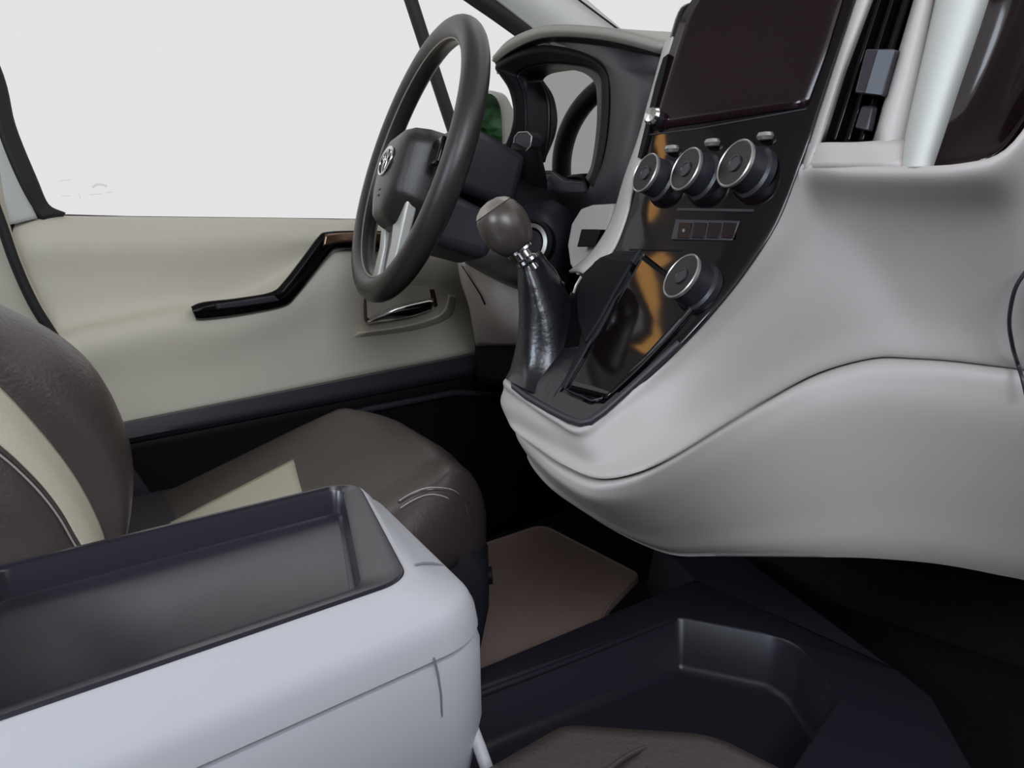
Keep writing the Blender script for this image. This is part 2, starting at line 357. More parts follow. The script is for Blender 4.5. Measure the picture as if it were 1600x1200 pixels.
# faint printed marks low on the glass
fm = thing('glass_marking', 'faint printed marks low in the rear corner of the driver window', 'marking')
def gm(x, y): return PY(x, y, 1.2545)
def strip(name, pts, wd, parent, m='print_'):
    P = [Vector(p) for p in pts]; V = []
    for i, p in enumerate(P):
        t = (P[min(i+1, len(P)-1)]-P[max(i-1, 0)]).normalized(); u = t.cross(E2).normalized()*wd/2; V += [p-u, p+u]
    return obj(name, V, [(2*i, 2*i+1, 2*i+3, 2*i+2) for i in range(len(P)-1)], m, parent, solid=.0004)
strip('arc_mark', [gm(144, 293), gm(150, 289), gm(157, 288), gm(167, 291)], .0035, fm)
strip('text_line', [gm(140, 304.5), gm(150, 303.5), gm(160, 303)], .0012, fm); strip('text_line', [gm(166, 301), gm(176, 300)], .0012, fm)
strip('text_line', [gm(93, 283), gm(111, 281)], .0010, fm); strip('text_line', [gm(96, 306), gm(110, 306)], .0010, fm)
strip('text_line', [gm(122, 300), gm(126, 310)], .0010, fm)
# windscreen
ws = prism('window_2', [Vector((1.75, -.5, .86)), Vector((1.75, 1.6, .86)), Vector((1.0, 1.5, 1.58)), Vector((1.0, -.5, 1.58))], (.003, 0, .003), 'glass', smooth=False)
struct(ws, 'sloping windscreen glass beyond the dashboard', 'window')

# ================================================================== OUTSIDE MIRROR
mi = thing('door_mirror', 'outside door mirror reflecting green foliage beyond the steering wheel', 'mirror')
mc = PY(757, 208, 1.42); mn = Vector((-.96, -.27, .05)).normalized(); mu, mv, _ = frame_of(mn)
side = Vector((0, 0, 1)).cross(mn).normalized()
def mloop(w_, h_, off, n=36):
    out = []
    for k in range(n):
        t = 2*math.pi*k/n; c_, s_ = math.cos(t), math.sin(t)
        out.append(mc + mn*off + side*(w_*math.copysign(abs(c_)**.7, c_)) + E3*(h_*math.copysign(abs(s_)**.7, s_)))
    return out
loft('mirror_housing', [mloop(.050, .085, 0.0), mloop(.058, .093, -.004), mloop(.060, .095, -.03), mloop(.045, .075, -.07), mloop(.015, .03, -.085)], 'silver', mi)
loft('mirror_glass', [mloop(.051, .085, .0005), mloop(.051, .085, .003)], 'mirror', mi)
tube('mirror_arm', [mc - mn*.03 - E3*.07, mc + Vector((0.0, -.07, -.13)), mc + Vector((0.0, -.15, -.15))], .014, 'rubber', mi)

# leafy tree standing behind the van, seen only as the green reflection in the door mirror
tr = thing('leafy_tree', 'leafy green tree outside, seen reflected in the door mirror', 'tree')
tc_ = Vector((-3.3, 2.85, 1.75)); V = []; F = []
for i in range(3600):
    p = Vector((random.gauss(0, 1), random.gauss(0, 1), random.gauss(0, 1))).normalized()*(.95*random.random()**.4)
    p.x *= .9; p.z *= 1.1; c = tc_+p; a = Vector((random.gauss(0, 1), random.gauss(0, 1), random.gauss(0, 1))).normalized(); u, v, _ = frame_of(a)
    l = .06+.04*random.random(); k = len(V); V += [c-u*l, c+v*l*.4, c+u*l, c-v*l*.4]; F.append((k, k+1, k+2, k+3))
cw = obj('crown', V, F, 'leaf', tr, smooth=False); cw['kind'] = 'stuff'
tube('trunk', [Vector((-3.3, 2.85, FLOOR)), Vector((-3.28, 2.86, 1.0)), Vector((-3.3, 2.85, 1.8))], [.09, .07, .04], 'bark', tr)

# ================================================================== DASHBOARD
da = thing('dashboard', 'beige and charcoal dashboard with instrument hood around the centre stack', 'dashboard')
edge = [(803, 592), (832, 622), (870, 650), (910, 668), (960, 632), (1010, 590), (1062, 540), (1110, 487), (1160, 425), (1208, 350), (1243, 264), (1325, 263), (1405, 264), (1500, 260), (1572, 237), (1640, 150)]
grv = [(811, 672), (850, 701), (890, 726), (940, 745), (1000, 736), (1060, 708), (1130, 665), (1200, 622), (1280, 580), (1365, 556), (1430, 555), (1490, 559), (1540, 565), (1590, 571), (1640, 579), (1700, 590)]
gx = [.478, .466, .458, .458, .475, .508, .555, .602, .645, .675, .692, .706, .718, .73, .74, .75]
botm = [(834, 722), (862, 758), (905, 790), (975, 832), (1045, 859), (1110, 861), (1180, 861), (1260, 861), (1340, 861), (1410, 865), (1460, 870), (1510, 878), (1555, 887), (1600, 896), (1650, 910), (1710, 932)]
bx = [.51, .50, .51, .535, .575, .602, .625, .652, .682, .712, .735, .757, .779, .801, .822, .845]  # bottom edge shaped to catch light mid-dash and fall dark at the right
top_r = []
for i, (x, y) in enumerate(edge):
    top_r.append(PF(x, y, .006 if i < 11 else [.002, 0, 0, .004, .01][i-11]))
g_r = [PX(x, y-3, v+.004) for (x, y), v in zip(grv, gx)]
g2_r = [PX(x, y+6, v+.006) for (x, y), v in zip(grv, gx)]
b_r = [PX(x, y, v) for (x, y), v in zip(botm, bx)]
def mid(a, b, t, dx): return [p.lerp(q, t) + Vector((dx if not isinstance(dx, list) else dx[i], 0, 0)) for i, (p, q) in enumerate(zip(a, b))]
def ext(row, hid=.28, dz=0.0):
    """continue a row forward on the driver's side (hidden flank) and on to the passenger's side"""
    l = row[0]; r = row[-1]; d = (row[-1]-row[-2]).normalized()
    return [l+Vector((hid, .01, dz)), l+Vector((.10, .022, dz)), l+Vector((.02, .012, 0))] + row + [r+d*.06, r+d*.06+Vector((.03, -.10, 0)), r+d*.06+Vector((.04, -.35, 0))]
lip_r = [p+Vector((-.006, 0, .0)) for p in g_r]
conc = [0, 0, 0, 0, 0, 0, .0, .002, .006, .012, .018, .022, .024, .026, .026, .026]
conv = [-.004]*4+[-.006]*4+[-.004]*5
def bulge(row, k):
    row[0] = row[0]+Vector((-.002, .013*k, -.004*k)); row[1] = row[1]+Vector((-.003*k, .003*k, 0)); return row
urows = [ext([p+Vector((.012, 0, .0)) for p in top_r]), ext(top_r), ext(bulge(mid(top_r, g_r, .06, -.004), .4)), ext(bulge(mid(top_r, g_r, .2, [c*.7 for c in conc]), .8)), ext(bulge(mid(top_r, g_r, .45, [c*.7 for c in conc]), 1.3)),
         ext(bulge(mid(top_r, g_r, .78, [c*.3 for c in conc]), .8)), ext(lip_r), ext(g_r), ext([p+Vector((.012, 0, .0)) for p in g_r])]
patch('upper_cover', urows, 'beige', da, res=5, resv=5, solid=0.003)
nb = [.15, .45, .75]+[1]*13
sh_r = mid(g2_r, b_r, .10, [-.016*k for k in nb])
under = [p+Vector((.05, 0, -.006)) for p in b_r]; under2 = [p+Vector((.40, 0, .0)) for p in b_r]
lrows = [ext(g2_r), ext(mid(g2_r, b_r, .03, [-.010*k for k in nb])), ext(sh_r), ext(mid(g2_r, b_r, .22, [-.020*k for k in nb])), ext(mid(g2_r, b_r, .45, [-.014*k for k in nb])), ext(mid(g2_r, b_r, .75, [-.006*k for k in nb])), ext(b_r), ext(under), ext(under2)]
patch('lower_cover', lrows, 'beige', da, res=5, resv=4, solid=0.003)
# end cap curve seam on the passenger side
tube('end_cap_seam', cat_rom([PX(1606, 420, .672), PX(1586, 452, .674), PX(1577, 500, .687), PX(1582, 540, .702), PX(1590, 568, .722), PX(1597, 590, .716), PX(1604, 620, .716)], 6), .0016, 'dash_dark', da, n=8)
# vent panel, pillar and passenger recess above the ledge
V0 = .655
def vp(x, y, off=0.0):   # sloping plane of the vent panel
    return PF(x, y, off+.006)
patch('vent_bezel', [[vp(1245, 266, .004), vp(1290, 262, -.004), vp(1340, 262, -.004), vp(1402, 262, -.002), vp(1416, 262, .01)], [vp(1256, 228, .004), vp(1284, 224, -.004), vp(1330, 224, -.004), vp(1374, 222, -.002), vp(1424, 220, .012)]], 'beige', da, res=4, solid=.004, linv=True)
patch('vent_frame_left', [[vp(1243, 268, .006), vp(1262, 262, -.003), vp(1280, 224, -.001), vp(1286, 222, .02)], [vp(1285, 145, .006), vp(1300, 145, -.003), vp(1315, 110, -.001), vp(1321, 110, .02)], [vp(1340, -20, .006), vp(1350, -20, -.003), vp(1364, -20, -.001), vp(1370, -20, .02)], [vp(1368, -100, .006), vp(1380, -100, -.003), vp(1390, -100, -.001), vp(1396, -100, .02)]], 'beige', da, res=4, solid=.003, linv=True)
patch('vent_frame_right', [[vp(1366, 222, .02), vp(1371, 221, .001), vp(1385, 240, .001), vp(1412, 262, .018)], [vp(1398, 110, .02), vp(1403, 110, .001), vp(1418, 120, .001), vp(1436, 130, .018)], [vp(1436, -20, .02), vp(1441, -20, .001), vp(1452, -20, .001), vp(1462, -20, .018)], [vp(1460, -110, .02), vp(1465, -110, .001), vp(1476, -110, .001), vp(1486, -110, .018)]], 'beige', da, res=4, solid=.003, linv=True)
patch('round_pillar', [[vp(x0, y, .018), vp(x0+.18*wd, y, -.001), vp(x0+.5*wd, y-1, -.008), vp(x0+.82*wd, y-2, -.003), vp(x0+wd, y-3, .018), vp(x0+wd+3, y-3, .05)] for x0, wd, y in ((1404, 50, 263), (1409, 52, 240), (1428, 62, 150), (1462, 78, 0), (1486, 84, -110))], 'pale', da, res=5, solid=.003, label='pale rounded pillar between vent and recess')
patch('recess', [[vp(1448, 264, .03), vp(1500, 258, .03), vp(1545, 250, .03), vp(1575, 225, .035), vp(1612, 170, .04)], [vp(1470, 180, .045), vp(1515, 175, .06), vp(1560, 170, .06), vp(1590, 160, .06), vp(1640, 120, .05)], [vp(1540, -10, .045), vp(1590, -10, .06), vp(1640, -10, .06), vp(1680, -10, .06), vp(1720, -10, .05)], [vp(1560, -110, .045), vp(1610, -110, .06), vp(1660, -110, .06), vp(1700, -110, .06), vp(1740, -110, .05)]], 'screen', da, res=5, solid=.004, label='dark recess of the passenger side')
# air vent
ve = prism('vent_well', [vp(1276, 224, .022), vp(1372, 224, .022), vp(1470, -110, .022), vp(1386, -110, .022)], (.03, 0, 0), 'black', da)
for k in range(3):
    t = (k+1)/4; a = 1281+t*86; b = 1388+t*78
    prism('vent_slat', [vp(a-3, 219, .008), vp(a+3, 219, .008), vp(b+4, -110, .008), vp(b-2, -110, .008)], (.014, 0, 0), 'gloss', da, bevel=.001)
vt = prism('vent_tab', [vp(1352, 76, -.006), vp(1398, 76, -.006), vp(1378, 150, -.006), vp(1334, 145, -.006)], (.014, 0, 0), 'tray', da, bevel=.002, label='grey sliding tab on the vent slats')
prism('tab_face', [vp(1372, 78, -.0075), vp(1397, 78, -.0075), vp(1376, 148, -.0075), vp(1352, 145, -.0075)], (.002, 0, 0), mat('tab_grey', (.12, .13, .15), .4), vt)
prism('tab_stem', [vp(1345, 165, .0), vp(1364, 165, .0), vp(1356, 205, .0), vp(1334, 200, .0)], (.01, 0, 0), 'dash_dark', da, bevel=.002)
# dash top slab
patch('dash_top', [[PX(x, y, v) for x, y, v in ((770, 92, .80), (792, 68, .785), (822, 52, .78), (856, 43, .775), (905, 43, .765), (965, 50, .75), (1040, 70, .735), (1110, 92, .72))],
                   [Vector((1.05, y, z)) for y, z in ((1.0, .945), (.98, .955), (.93, .965), (.87, .97), (.80, .968), (.72, .955), (.6, .935), (.5, .92))],
                   [Vector((1.45, y, z)) for y, z in ((1.12, .90), (1.1, .915), (1.0, .925), (.9, .93), (.80, .93), (.72, .92), (.6, .91), (.5, .9))],
                   [Vector((1.74, y, .86)) for y in (1.15, 1.1, 1.0, .9, .80, .72, .6, .5)]], 'dash_top', da, res=5, solid=.006)
box('dash_top_passenger', (1.2, 0.0, .87), (1.05, 1.0, .04), 'dash_top', da, bevel=.015)
# hood lip (upper, light edge) and shade below it
lip0 = [(773, 95, .80), (776, 84, .795), (792, 68, .785), (822, 52, .78), (856, 43, .775), (905, 43, .765), (965, 50, .75), (1040, 70, .735)]
lip1 = [(773, 96, .805), (779, 93, .80), (797, 80, .79), (826, 65, .785), (858, 57, .78), (905, 57, .77), (965, 65, .755), (1036, 84, .74)]
lip2 = [(775, 100, .82), (783, 98, .815), (802, 86, .81), (830, 73, .805), (860, 65, .80), (903, 66, .79), (960, 74, .775), (1032, 92, .755)]
patch('hood_lip', [[PX(*p) for p in lip0], [PX(*p)+Vector((-.004, 0, 0)) for p in [((a[0]+b[0])/2, (a[1]+b[1])/2, (a[2]+b[2])/2) for a, b in zip(lip0, lip1)]], [PX(*p) for p in lip1]], 'dash_top', da, res=5, solid=.003)
patch('hood_inner_lip', [[PX(x, y+3, v+.002) for x, y, v in lip2[:5]], [PX(x+1, y+9, v-.004) for x, y, v in lip2[:5]], [PX(x+2, y+15, v+.004) for x, y, v in lip2[:5]]], 'dash_top', da, res=5, solid=.002)
patch('hood_groove', [[PX(*p) for p in lip1], [PX(*p) for p in lip2]], 'black', da, res=5, solid=.003)
# inner lip of the instrument opening
o1 = [(788, 235), (800, 205), (804, 175), (797, 140), (782, 116), (776, 102), (788, 92), (812, 80), (850, 72), (895, 78), (928, 90), (946, 108), (951, 135), (950, 185), (944, 235), (934, 275), (926, 292)]
o1x = [.80, .80, .80, .80, .80, .80, .80, .798, .795, .79, .785, .782, .78, .78, .775, .77, .765]
inn = [(812, 250), (818, 215), (820, 180), (818, 150), (812, 130), (808, 118), (818, 108), (835, 102), (862, 98), (895, 100), (922, 106), (938, 118), (942, 140), (941, 185), (936, 230), (928, 268), (920, 284)]
ring0 = [PX(x, y, v) for (x, y), v in zip(o1, o1x)]
ring1 = [PX(x, y+(5 if 4 < i < 12 else 0), v-.006) for i, ((x, y), v) in enumerate(zip(o1, o1x))]
def pull(a, b, t): return [p.lerp(q, t) for p, q in zip(a, b)]
ring2 = [PX(x, y, v+.012) for (x, y), v in zip(inn, o1x)]
deep = [PX(x, y, .840) for x, y in [(826, 262), (824, 235), (823, 200), (823, 165), (823, 140), (824, 125), (830, 116), (845, 108), (870, 106), (895, 108), (915, 114), (930, 128), (934, 150), (934, 190), (930, 230), (924, 262), (916, 278)]]
patch('instrument_surround', [ring0, ring1, pull(ring1, ring2, .35), ring2], 'black', da, res=4, resv=3, solid=.003)
patch('instrument_tunnel', [ring2, pull(ring2, deep, .5), deep], 'dash_dark', da, res=4, resv=3, solid=.003)
# instrument display
ds = [PX(x, y, .838) for x, y in ((818, 100), (900, 98), (942, 112), (944, 180), (936, 262), (925, 292), (880, 300), (822, 290))]
prism('instrument_display', ds, (.012, 0, 0), 'cluster', da, label='glossy instrument cluster glass')
patch('instrument_sill', [[PX(845, 268, .80), PX(866, 268, .80), PX(886, 280, .80), (PX(915, 284, .80))], [PX(850, 300, .79), PX(870, 300, .79), PX(890, 305, .79), PX(922, 305, .79)]], 'dark', da, res=4, solid=.004)
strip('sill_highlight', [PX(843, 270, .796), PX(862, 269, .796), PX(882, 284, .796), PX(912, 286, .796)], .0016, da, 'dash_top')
# cheek between the instrument opening and the centre stack
patch('hood_cheek', [[PX(x, y, v) for x, y, v in ((860, 64, .80), (905, 66, .79), (960, 73, .775), (1000, 80, .765), (1036, 90, .745))],
                     [PX(x, y, v) for x, y, v in ((900, 80, .79), (935, 92, .782), (962, 100, .765), (1000, 108, .75), (1030, 112, .74))],
                     [PX(x, y, v) for x, y, v in ((944, 110, .785), (950, 118, .78), (972, 124, .755), (1000, 130, .735), (1022, 134, .725))],
                     [PX(x, y, v) for x, y, v in ((950, 180, .785), (958, 180, .772), (975, 180, .750), (994, 182, .725), (1010, 186, .72))],
                     [PX(x, y, v) for x, y, v in ((940, 250, .78), (947, 250, .765), (958, 252, .745), (975, 254, .72), (994, 258, .71))],
                     [PX(x, y, v) for x, y, v in ((920, 300, .77), (928, 302, .755), (940, 305, .735), (958, 310, .715), (975, 312, .70))],
                     [PX(x, y, v) for x, y, v in ((900, 350, .78), (905, 350, .765), (915, 345, .745), (930, 340, .725), (955, 340, .71))]], 'dash_dark', da, res=5, solid=.004)
# dark mid dash under the instruments and behind the column
patch('mid_dash', [[PX(740, 240, .90), PX(790, 232, .86), PX(815, 262, .83), PX(860, 298, .79), PX(925, 300, .78)],
                   [PX(730, 320, .84), PX(790, 300, .83), PX(830, 310, .80), PX(870, 325, .78), PX(915, 330, .775)],
                   [PX(720, 420, .84), PX(790, 410, .83), PX(830, 420, .80), PX(870, 425, .78), PX(905, 425, .775)]], 'black', da, res=4, solid=.004)
# beige side strip beside the stack and knee panel with switch blank
patch('stack_side_strip', [[PF(1040, 68, .012), PF(1045, 62, .003), PF(1053, 58, -.001)], [PF(1017, 150, .012), PF(1023, 150, .003), PF(1032, 150, -.001)], [PF(999, 215, .012), PF(1004, 215, .003), PF(1013, 215, -.001)],
                           [PF(976, 280, .02), PF(984, 280, .004), PF(993, 280, -.001)], [PF(956, 345, .02), PF(966, 345, .004), PF(978, 345, -.001)], [PF(925, 395, .02), PF(938, 396, .004), PF(954, 398, -.001)], [PF(890, 425, .02), PF(904, 425, .004), PF(915, 430, -.001)]], 'beige', da, res=4, solid=.003)
prism('strip_slot', [PF(1036, 90, -.004), PF(1044, 84, -.004), PF(1036, 120, -.004), PF(1012, 210, -.004), PF(1001, 248, -.004), PF(996, 246, -.004), PF(1006, 205, -.004), PF(1024, 130, -.004)], (.012, 0, 0), 'black', da)
knee = prism('knee_panel', [PX(906, 326, .69), PX(925, 320, .69), PX(958, 318, .67), PX(952, 350, .65), (PX(930, 392, .64)), PX(900, 432, .64), PX(890, 415, .66), PX(886, 385, .68), PX(892, 350, .69)], (.05, 0, 0), 'beige', da, bevel=.004)
prism('switch_blank', [PX(908, 358, .634), PX(938, 359, .634), PX(930, 385, .634), PX(901, 386, .634)], (.03, 0, 0), 'black', da, bevel=.001)
patch('knee_cover_left', [[PX(716, 405, .80), PX(745, 418, .77), PX(800, 440, .74), PX(880, 440, .72)], [PX(722, 440, .79), PX(762, 455, .755), PX(815, 470, .73), PX(880, 480, .71)],
                          [PX(735, 480, .80), PX(780, 500, .765), PX(820, 515, .74), PX(880, 520, .72)], [PX(745, 540, .86), PX(790, 538, .82), PX(830, 538, .78), PX(880, 540, .74)]], 'beige', da, res=5, solid=.005)
prism('switch_blank', [PX(764, 441, .752), PX(778, 445, .748), PX(790, 463, .744), PX(774, 460, .748)], (.006, 0, 0), 'black', da, bevel=.001)
strip('panel_gap', [PX(722, 415, .775), PX(738, 440, .765), PX(752, 462, .757), PX(758, 476, .757)], .004, da, 'black')
# closing body behind the dash so nothing is hollow
box('dash_core', (1.08, .35, .62), (.45, 1.5, .42), 'black', da, bevel=.02)

# ================================================================== CENTRE STACK
cs = thing('centre_stack', 'glossy black centre stack panel with display and climate dials', 'control panel')
Lc = [(1084, 0), (1062, 12), (1048, 50), (1030, 118), (1014, 190), (1000, 245), (985, 300), (968, 350), (950, 398), (905, 440), (855, 510), (822, 560), (803, 597)]
Rc = [(1330, 0), (1326, 10), (1316, 40), (1296, 100), (1270, 180), (1256, 225), (1240, 268), (1208, 348), (1160, 424), (1110, 487), (1061, 540), (985, 612), (918, 664)]
Lc = [(1096, -30)] + Lc; Rc = [(1340, -30)] + Rc
rows = []
for (lx, ly), (rx, ry) in zip(Lc, Rc):
    a = PF(lx, ly); b = PF(rx, ry); row = []
    for t in (0, .12, .35, .65, .88, 1):
        p = a.lerp(b, t); p.x = prof(p.z); row.append(p)
    rows.append([row[0]+Vector((.02, .002, 0))] + [row[0]+Vector((.003, .0005, 0))] + row[1:-1] + [row[-1]+Vector((.001, 0, 0)), row[-1]+Vector((.006, 0, 0))])
patch('fascia', rows, 'gloss', cs, res=4, resv=4, solid=.002)
def pfq(name, pts, off, th, m, parent, bevel=.001, label=None, sub=1):
    P = [PF(x, y, off) for x, y in pts]; n = pnorm(sum(p.z for p in P)/len(P))
    return prism(name, P, n*th, m, parent, bevel=bevel, label=label, smooth=True)
# display glass and seam below
def pfgrid(name, A, B, off, m, parent, solid=.002, label=None, res=4):
    rows = []
    for (lx, ly), (rx, ry) in zip(A, B):
        a, b = PF(lx, ly), PF(rx, ry); row = []
        for t in (0, .5, 1):
            p = a.lerp(b, t); p.x = prof(p.z); row.append(p+pnorm(p.z)*off)
        rows.append(row)
    return patch(name, rows, m, parent, res=res, solid=solid, label=label)
pfgrid('display', [(1106, -30), (1072, 20), (1056, 60), (1036, 120), (1010, 206)], [(1322, -30), (1318, 0), (1306, 40), (1290, 92), (1262, 168)], .0015, 'screen', cs, label='dark display screen with maroon tint')
tube('display_seam', [PF(1010, 212)+pnorm(.76)*.001, PF(1090, 202)+pnorm(.76)*.001, PF(1180, 186)+pnorm(.76)*.001, PF(1262, 171)+pnorm(.76)*.001], .0009, 'dash_dark', cs, n=6)
# lower storage lid with outline
lidL = [(998, 398), (972, 446), (935, 520), (884, 612)]; lidR = [(1085, 440), (1062, 498), (1010, 560), (940, 634)]
lid = pfgrid('storage_lid', [(1003, 394), (975, 446), (935, 522), (886, 612)], [(1100, 470), (1066, 510), (1012, 568), (950, 626)], .0018, 'gloss', cs, label='closed lid of the lower bin')
tube('lid_seam', [PF(x, y)+pnorm(PF(x, y).z)*.0022 for x, y in ((1002, 392), (975, 440), (935, 516), (884, 610), (900, 618), (926, 629), (942, 625), (952, 616), (1012, 560), (1066, 500))], .0009, 'dash_dark', cs, n=6)
tube('lid_seam', [PF(x, y)+pnorm(PF(x, y).z)*.0012 for x, y in ((985, 391), (1020, 391), (1068, 393))], .0009, 'black', cs, n=6)
tube('lid_seam', [PF(x, y)+pnorm(PF(x, y).z)*.0018 for x, y in ((1002, 392), (985, 420), (960, 448))], .0008, 'dash_dark', cs, n=6)
pfq('tip_plate', [(852, 627), (866, 611), (884, 617), (924, 635), (946, 633), (966, 615), (976, 618), (928, 656), (908, 661), (890, 655), (850, 634)], 0, .0025, 'matt_grey', cs, bevel=.001, label='matt grey tip below the bin lid')
# button row
br = pfq('button_row', [(1058, 343), (1158, 346), (1146, 378), (1050, 376)], 0, .0025, 'dash_dark', cs)
for k in range(4):
    x0 = 1062+k*23
    pfq('push_button', [(x0, 348), (x0+20, 349), (x0+16, 373), (x0-4, 372)], -.0025, .001, 'screen', br, bevel=.0005)
ic_ = PF(1068, 360, -.0042)
for a in range(3): tube('icon_mark', [ic_+Vector((0, .0016*math.cos(a*1.047), .0016*math.sin(a*1.047))), ic_-Vector((0, .0016*math.cos(a*1.047), .0016*math.sin(a*1.047)))], .0003, 'amber', br, n=5)
pfq('slot_trim', [(1060, 326), (1180, 328), (1178, 332), (1058, 330)], 0, .0015, 'dash_dark', cs, bevel=0)
# dials
def dial(px, py, r, h, name='climate_dial', lab=None, bpx=None):
    """px,py is where the centre of the dial's face shows; the foot lands on the panel along the normal"""
    p = PF(px, py, -h); n = (pnorm(p.z)+Vector((0, .30, .05))).normalized(); org = p - n*h
    k = lathe(name, [(r*1.12, -.004), (r*1.12, .002), (r*.98, .004), (r*.96, h-.004), (r*.97, h-.0025), (r*.90, h-.003)], org, n, 'dash_dark', cs, label=lab)
    lathe('chrome_ring', [(r*.985, h-.003), (r*1.02, h-.002), (r*1.02, h+.0005), (r*.97, h+.0012), (r*.925, h+.0005)], org, n, 'satin', k, cap=(False, False))
    lathe('dial_face', [(r*.935, h-.001), (r*.92, h+.0002), (r*.5, h-.0004), (.0001, h-.0002)], org, n, 'face', k)
    lathe('dial_centre', [(r*.36, h-.0006), (r*.35, h+.0010), (r*.29, h+.0012), (r*.27, h+.0006), (.0001, h+.0006)], org, n, 'dash_dark', k, n=24)
    return k, org, n
K = [dial(1148, 255, .0205, .021, lab='rightmost climate dial'), dial(1071, 264, .0195, .021, lab='middle climate dial'), dial(1008, 270, .0185, .020, lab='leftmost climate dial')]
for (k, org, n), q in zip(K, ((1196, 213), (1113, 223), (1050, 233))):
    p = PF(*q, off=-.003)
    lathe('dial_tab', [(.0003, -.004), (.006, -.003), (.0075, 0), (.006, .003), (.0003, .004)], p, Vector((0, 0, 1)), 'satin', k, sx=1.0, n=20, label='small silver tab above the dial')
for x, y in ((1113, 260), (1187, 297)):
    lathe('indicator_dot', [(.0016, -.001), (.0016, .002), (.0003, .003)], PF(x, y), pnorm(.71), 'chrome', cs, n=12)
kd, org, n = dial(1064, 431, .0205, .022, name='mode_dial', lab='separate dial low on the panel')
p = PF(1018, 180, -.012); n = pnorm(p.z)
vk = lathe('volume_knob', [(.0085, -.012), (.0085, -.001), (.0075, 0)], p, n, 'dash_dark', cs, n=24)
lathe('knob_cap', [(.0088, -.003), (.009, -.001), (.007, .002), (.0003, .003)], p, n, 'chrome', vk, n=24)

# ================================================================== GEAR LEVER
ge = thing('gear_lever', 'gear lever with egg knob, chrome collar and black leather boot', 'gear lever')
kc = PY(787, 352, .56); ka = (PY(832, 410, .545)-PY(775, 325, .565)).normalized()
gu, gv, ga = frame_of(ka)
lathe('knob', [(.0003, -.0255), (.009, -.0243), (.0160, -.0205), (.0215, -.0140), (.0240, -.005), (.0243, .004), (.0225, .013), (.0190, .020), (.0160, .0245), (.0140, .026), (.0003, .0265)], kc, ka, mat('satin_grey_knob', (.075, .062, .055), .33, metal=.3), ge, n=40, sharp=60)
lathe('knob_cap', [(.0003, -.0263), (.0095, -.0249), (.0165, -.0210), (.0195, -.0175), (.0185, -.0175)], kc, ka, mat('brushed_knob_cap', (.30, .27, .24), .35, metal=.6), ge, n=40, sharp=60)
p0 = kc+ka*.026
lathe('collar', [(.0135, 0), (.0135, .003), (.0075, .004), (.0075, .010), (.0115, .012), (.0115, .015), (.0065, .018), (.0065, .024)], p0, ka, 'chrome', ge, n=28)
lathe('collar_ring', [(.0142, -.006), (.0150, -.003), (.0142, .0005)], kc+ka*.026, ka, 'black', ge, n=28, cap=(False, False))
# boot: stack of loops following the photographed sides
def bloop(l, r, Y, dep, k, seed=0):
    a = PY(l[0], l[1], Y); b = PY(r[0], r[1], Y-.0); c = (a+b)/2; u = (b-a)/2; v = Vector((.25, 1, .1)).normalized()*dep
    out = []
    for i in range(40):
        t = 2*math.pi*i/40; f = 1 + k*(math.sin(3*t+seed)*.5+math.sin(5*t+seed*2.1)*.5)
        c_, s_ = math.cos(t), math.sin(t)
        out.append(c + (u*math.copysign(abs(c_)**.85, c_) - v*math.copysign(abs(s_)**.85, s_))*f)
    return out
bl_ = [((815, 398), (842, 392), .552, .011, .02, 0), ((811, 408), (850, 404), .552, .0135, .05, 0), ((812, 416), (856, 410), .552, .0125, .04, 1), ((812, 426), (864, 420), .552, .0155, .07, 1),
       ((814, 450), (878, 446), .552, .020, .05, 1.5), ((817, 490), (894, 486), .55, .026, .05, 2), ((816, 530), (908, 524), .55, .031, .05, 2.4), ((812, 562), (902, 560), .55, .034, .06, 2.8), ((810, 585), (884, 600), .548, .038, .05, 3.2), ((805, 600), (872, 622), .545, .043, .03, 3.4)]
loft('boot', [bloop(*b) for b in bl_], 'boot', ge, sharp=80)
# boot frame lying on the stack's nose
fr = [PF(x, y, -.003) for x, y in ((800, 596), (822, 562), (850, 545), (905, 540), (900, 570), (862, 628), (852, 632), (826, 618))]
prism('boot_frame', fr, pnorm(.52)*-.02, 'boot', ge, bevel=.002)
# tall black guard between boot and panel
gd = [PF(x, y, -.004) for x, y in ((935, 402), (960, 392), (1000, 392), (984, 412), (990, 436), (962, 470), (922, 545), (884, 606), (860, 622), (870, 590), (900, 545), (908, 500), (896, 455), (905, 430))]
prism('boot_guard', gd, Vector((.03, .0, 0)), 'black', cs, bevel=.004, label='raised black rim beside the gear boot')
gtop = prism('guard_cap', [PF(x, y, -.007) for x, y in ((928, 408), (940, 400), (986, 409), (984, 416), (960, 458), (938, 500), (912, 540), (900, 500), (898, 460), (908, 432))], Vector((.02, 0, 0)), mat('soft_black_cap', (.003, .003, .004), .55, spec=.2), cs, bevel=.003)
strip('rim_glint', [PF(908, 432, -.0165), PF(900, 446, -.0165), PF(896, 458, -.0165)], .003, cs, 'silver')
# rubber edge along the nose tip
tube('nose_edge', [PF(x, y, -.001) for x, y in ((803, 592), (804, 604), (824, 620), (862, 642), (890, 656), (908, 661), (922, 658), (942, 644), (985, 606), (1062, 536))], .0035, 'dark', cs, n=10)

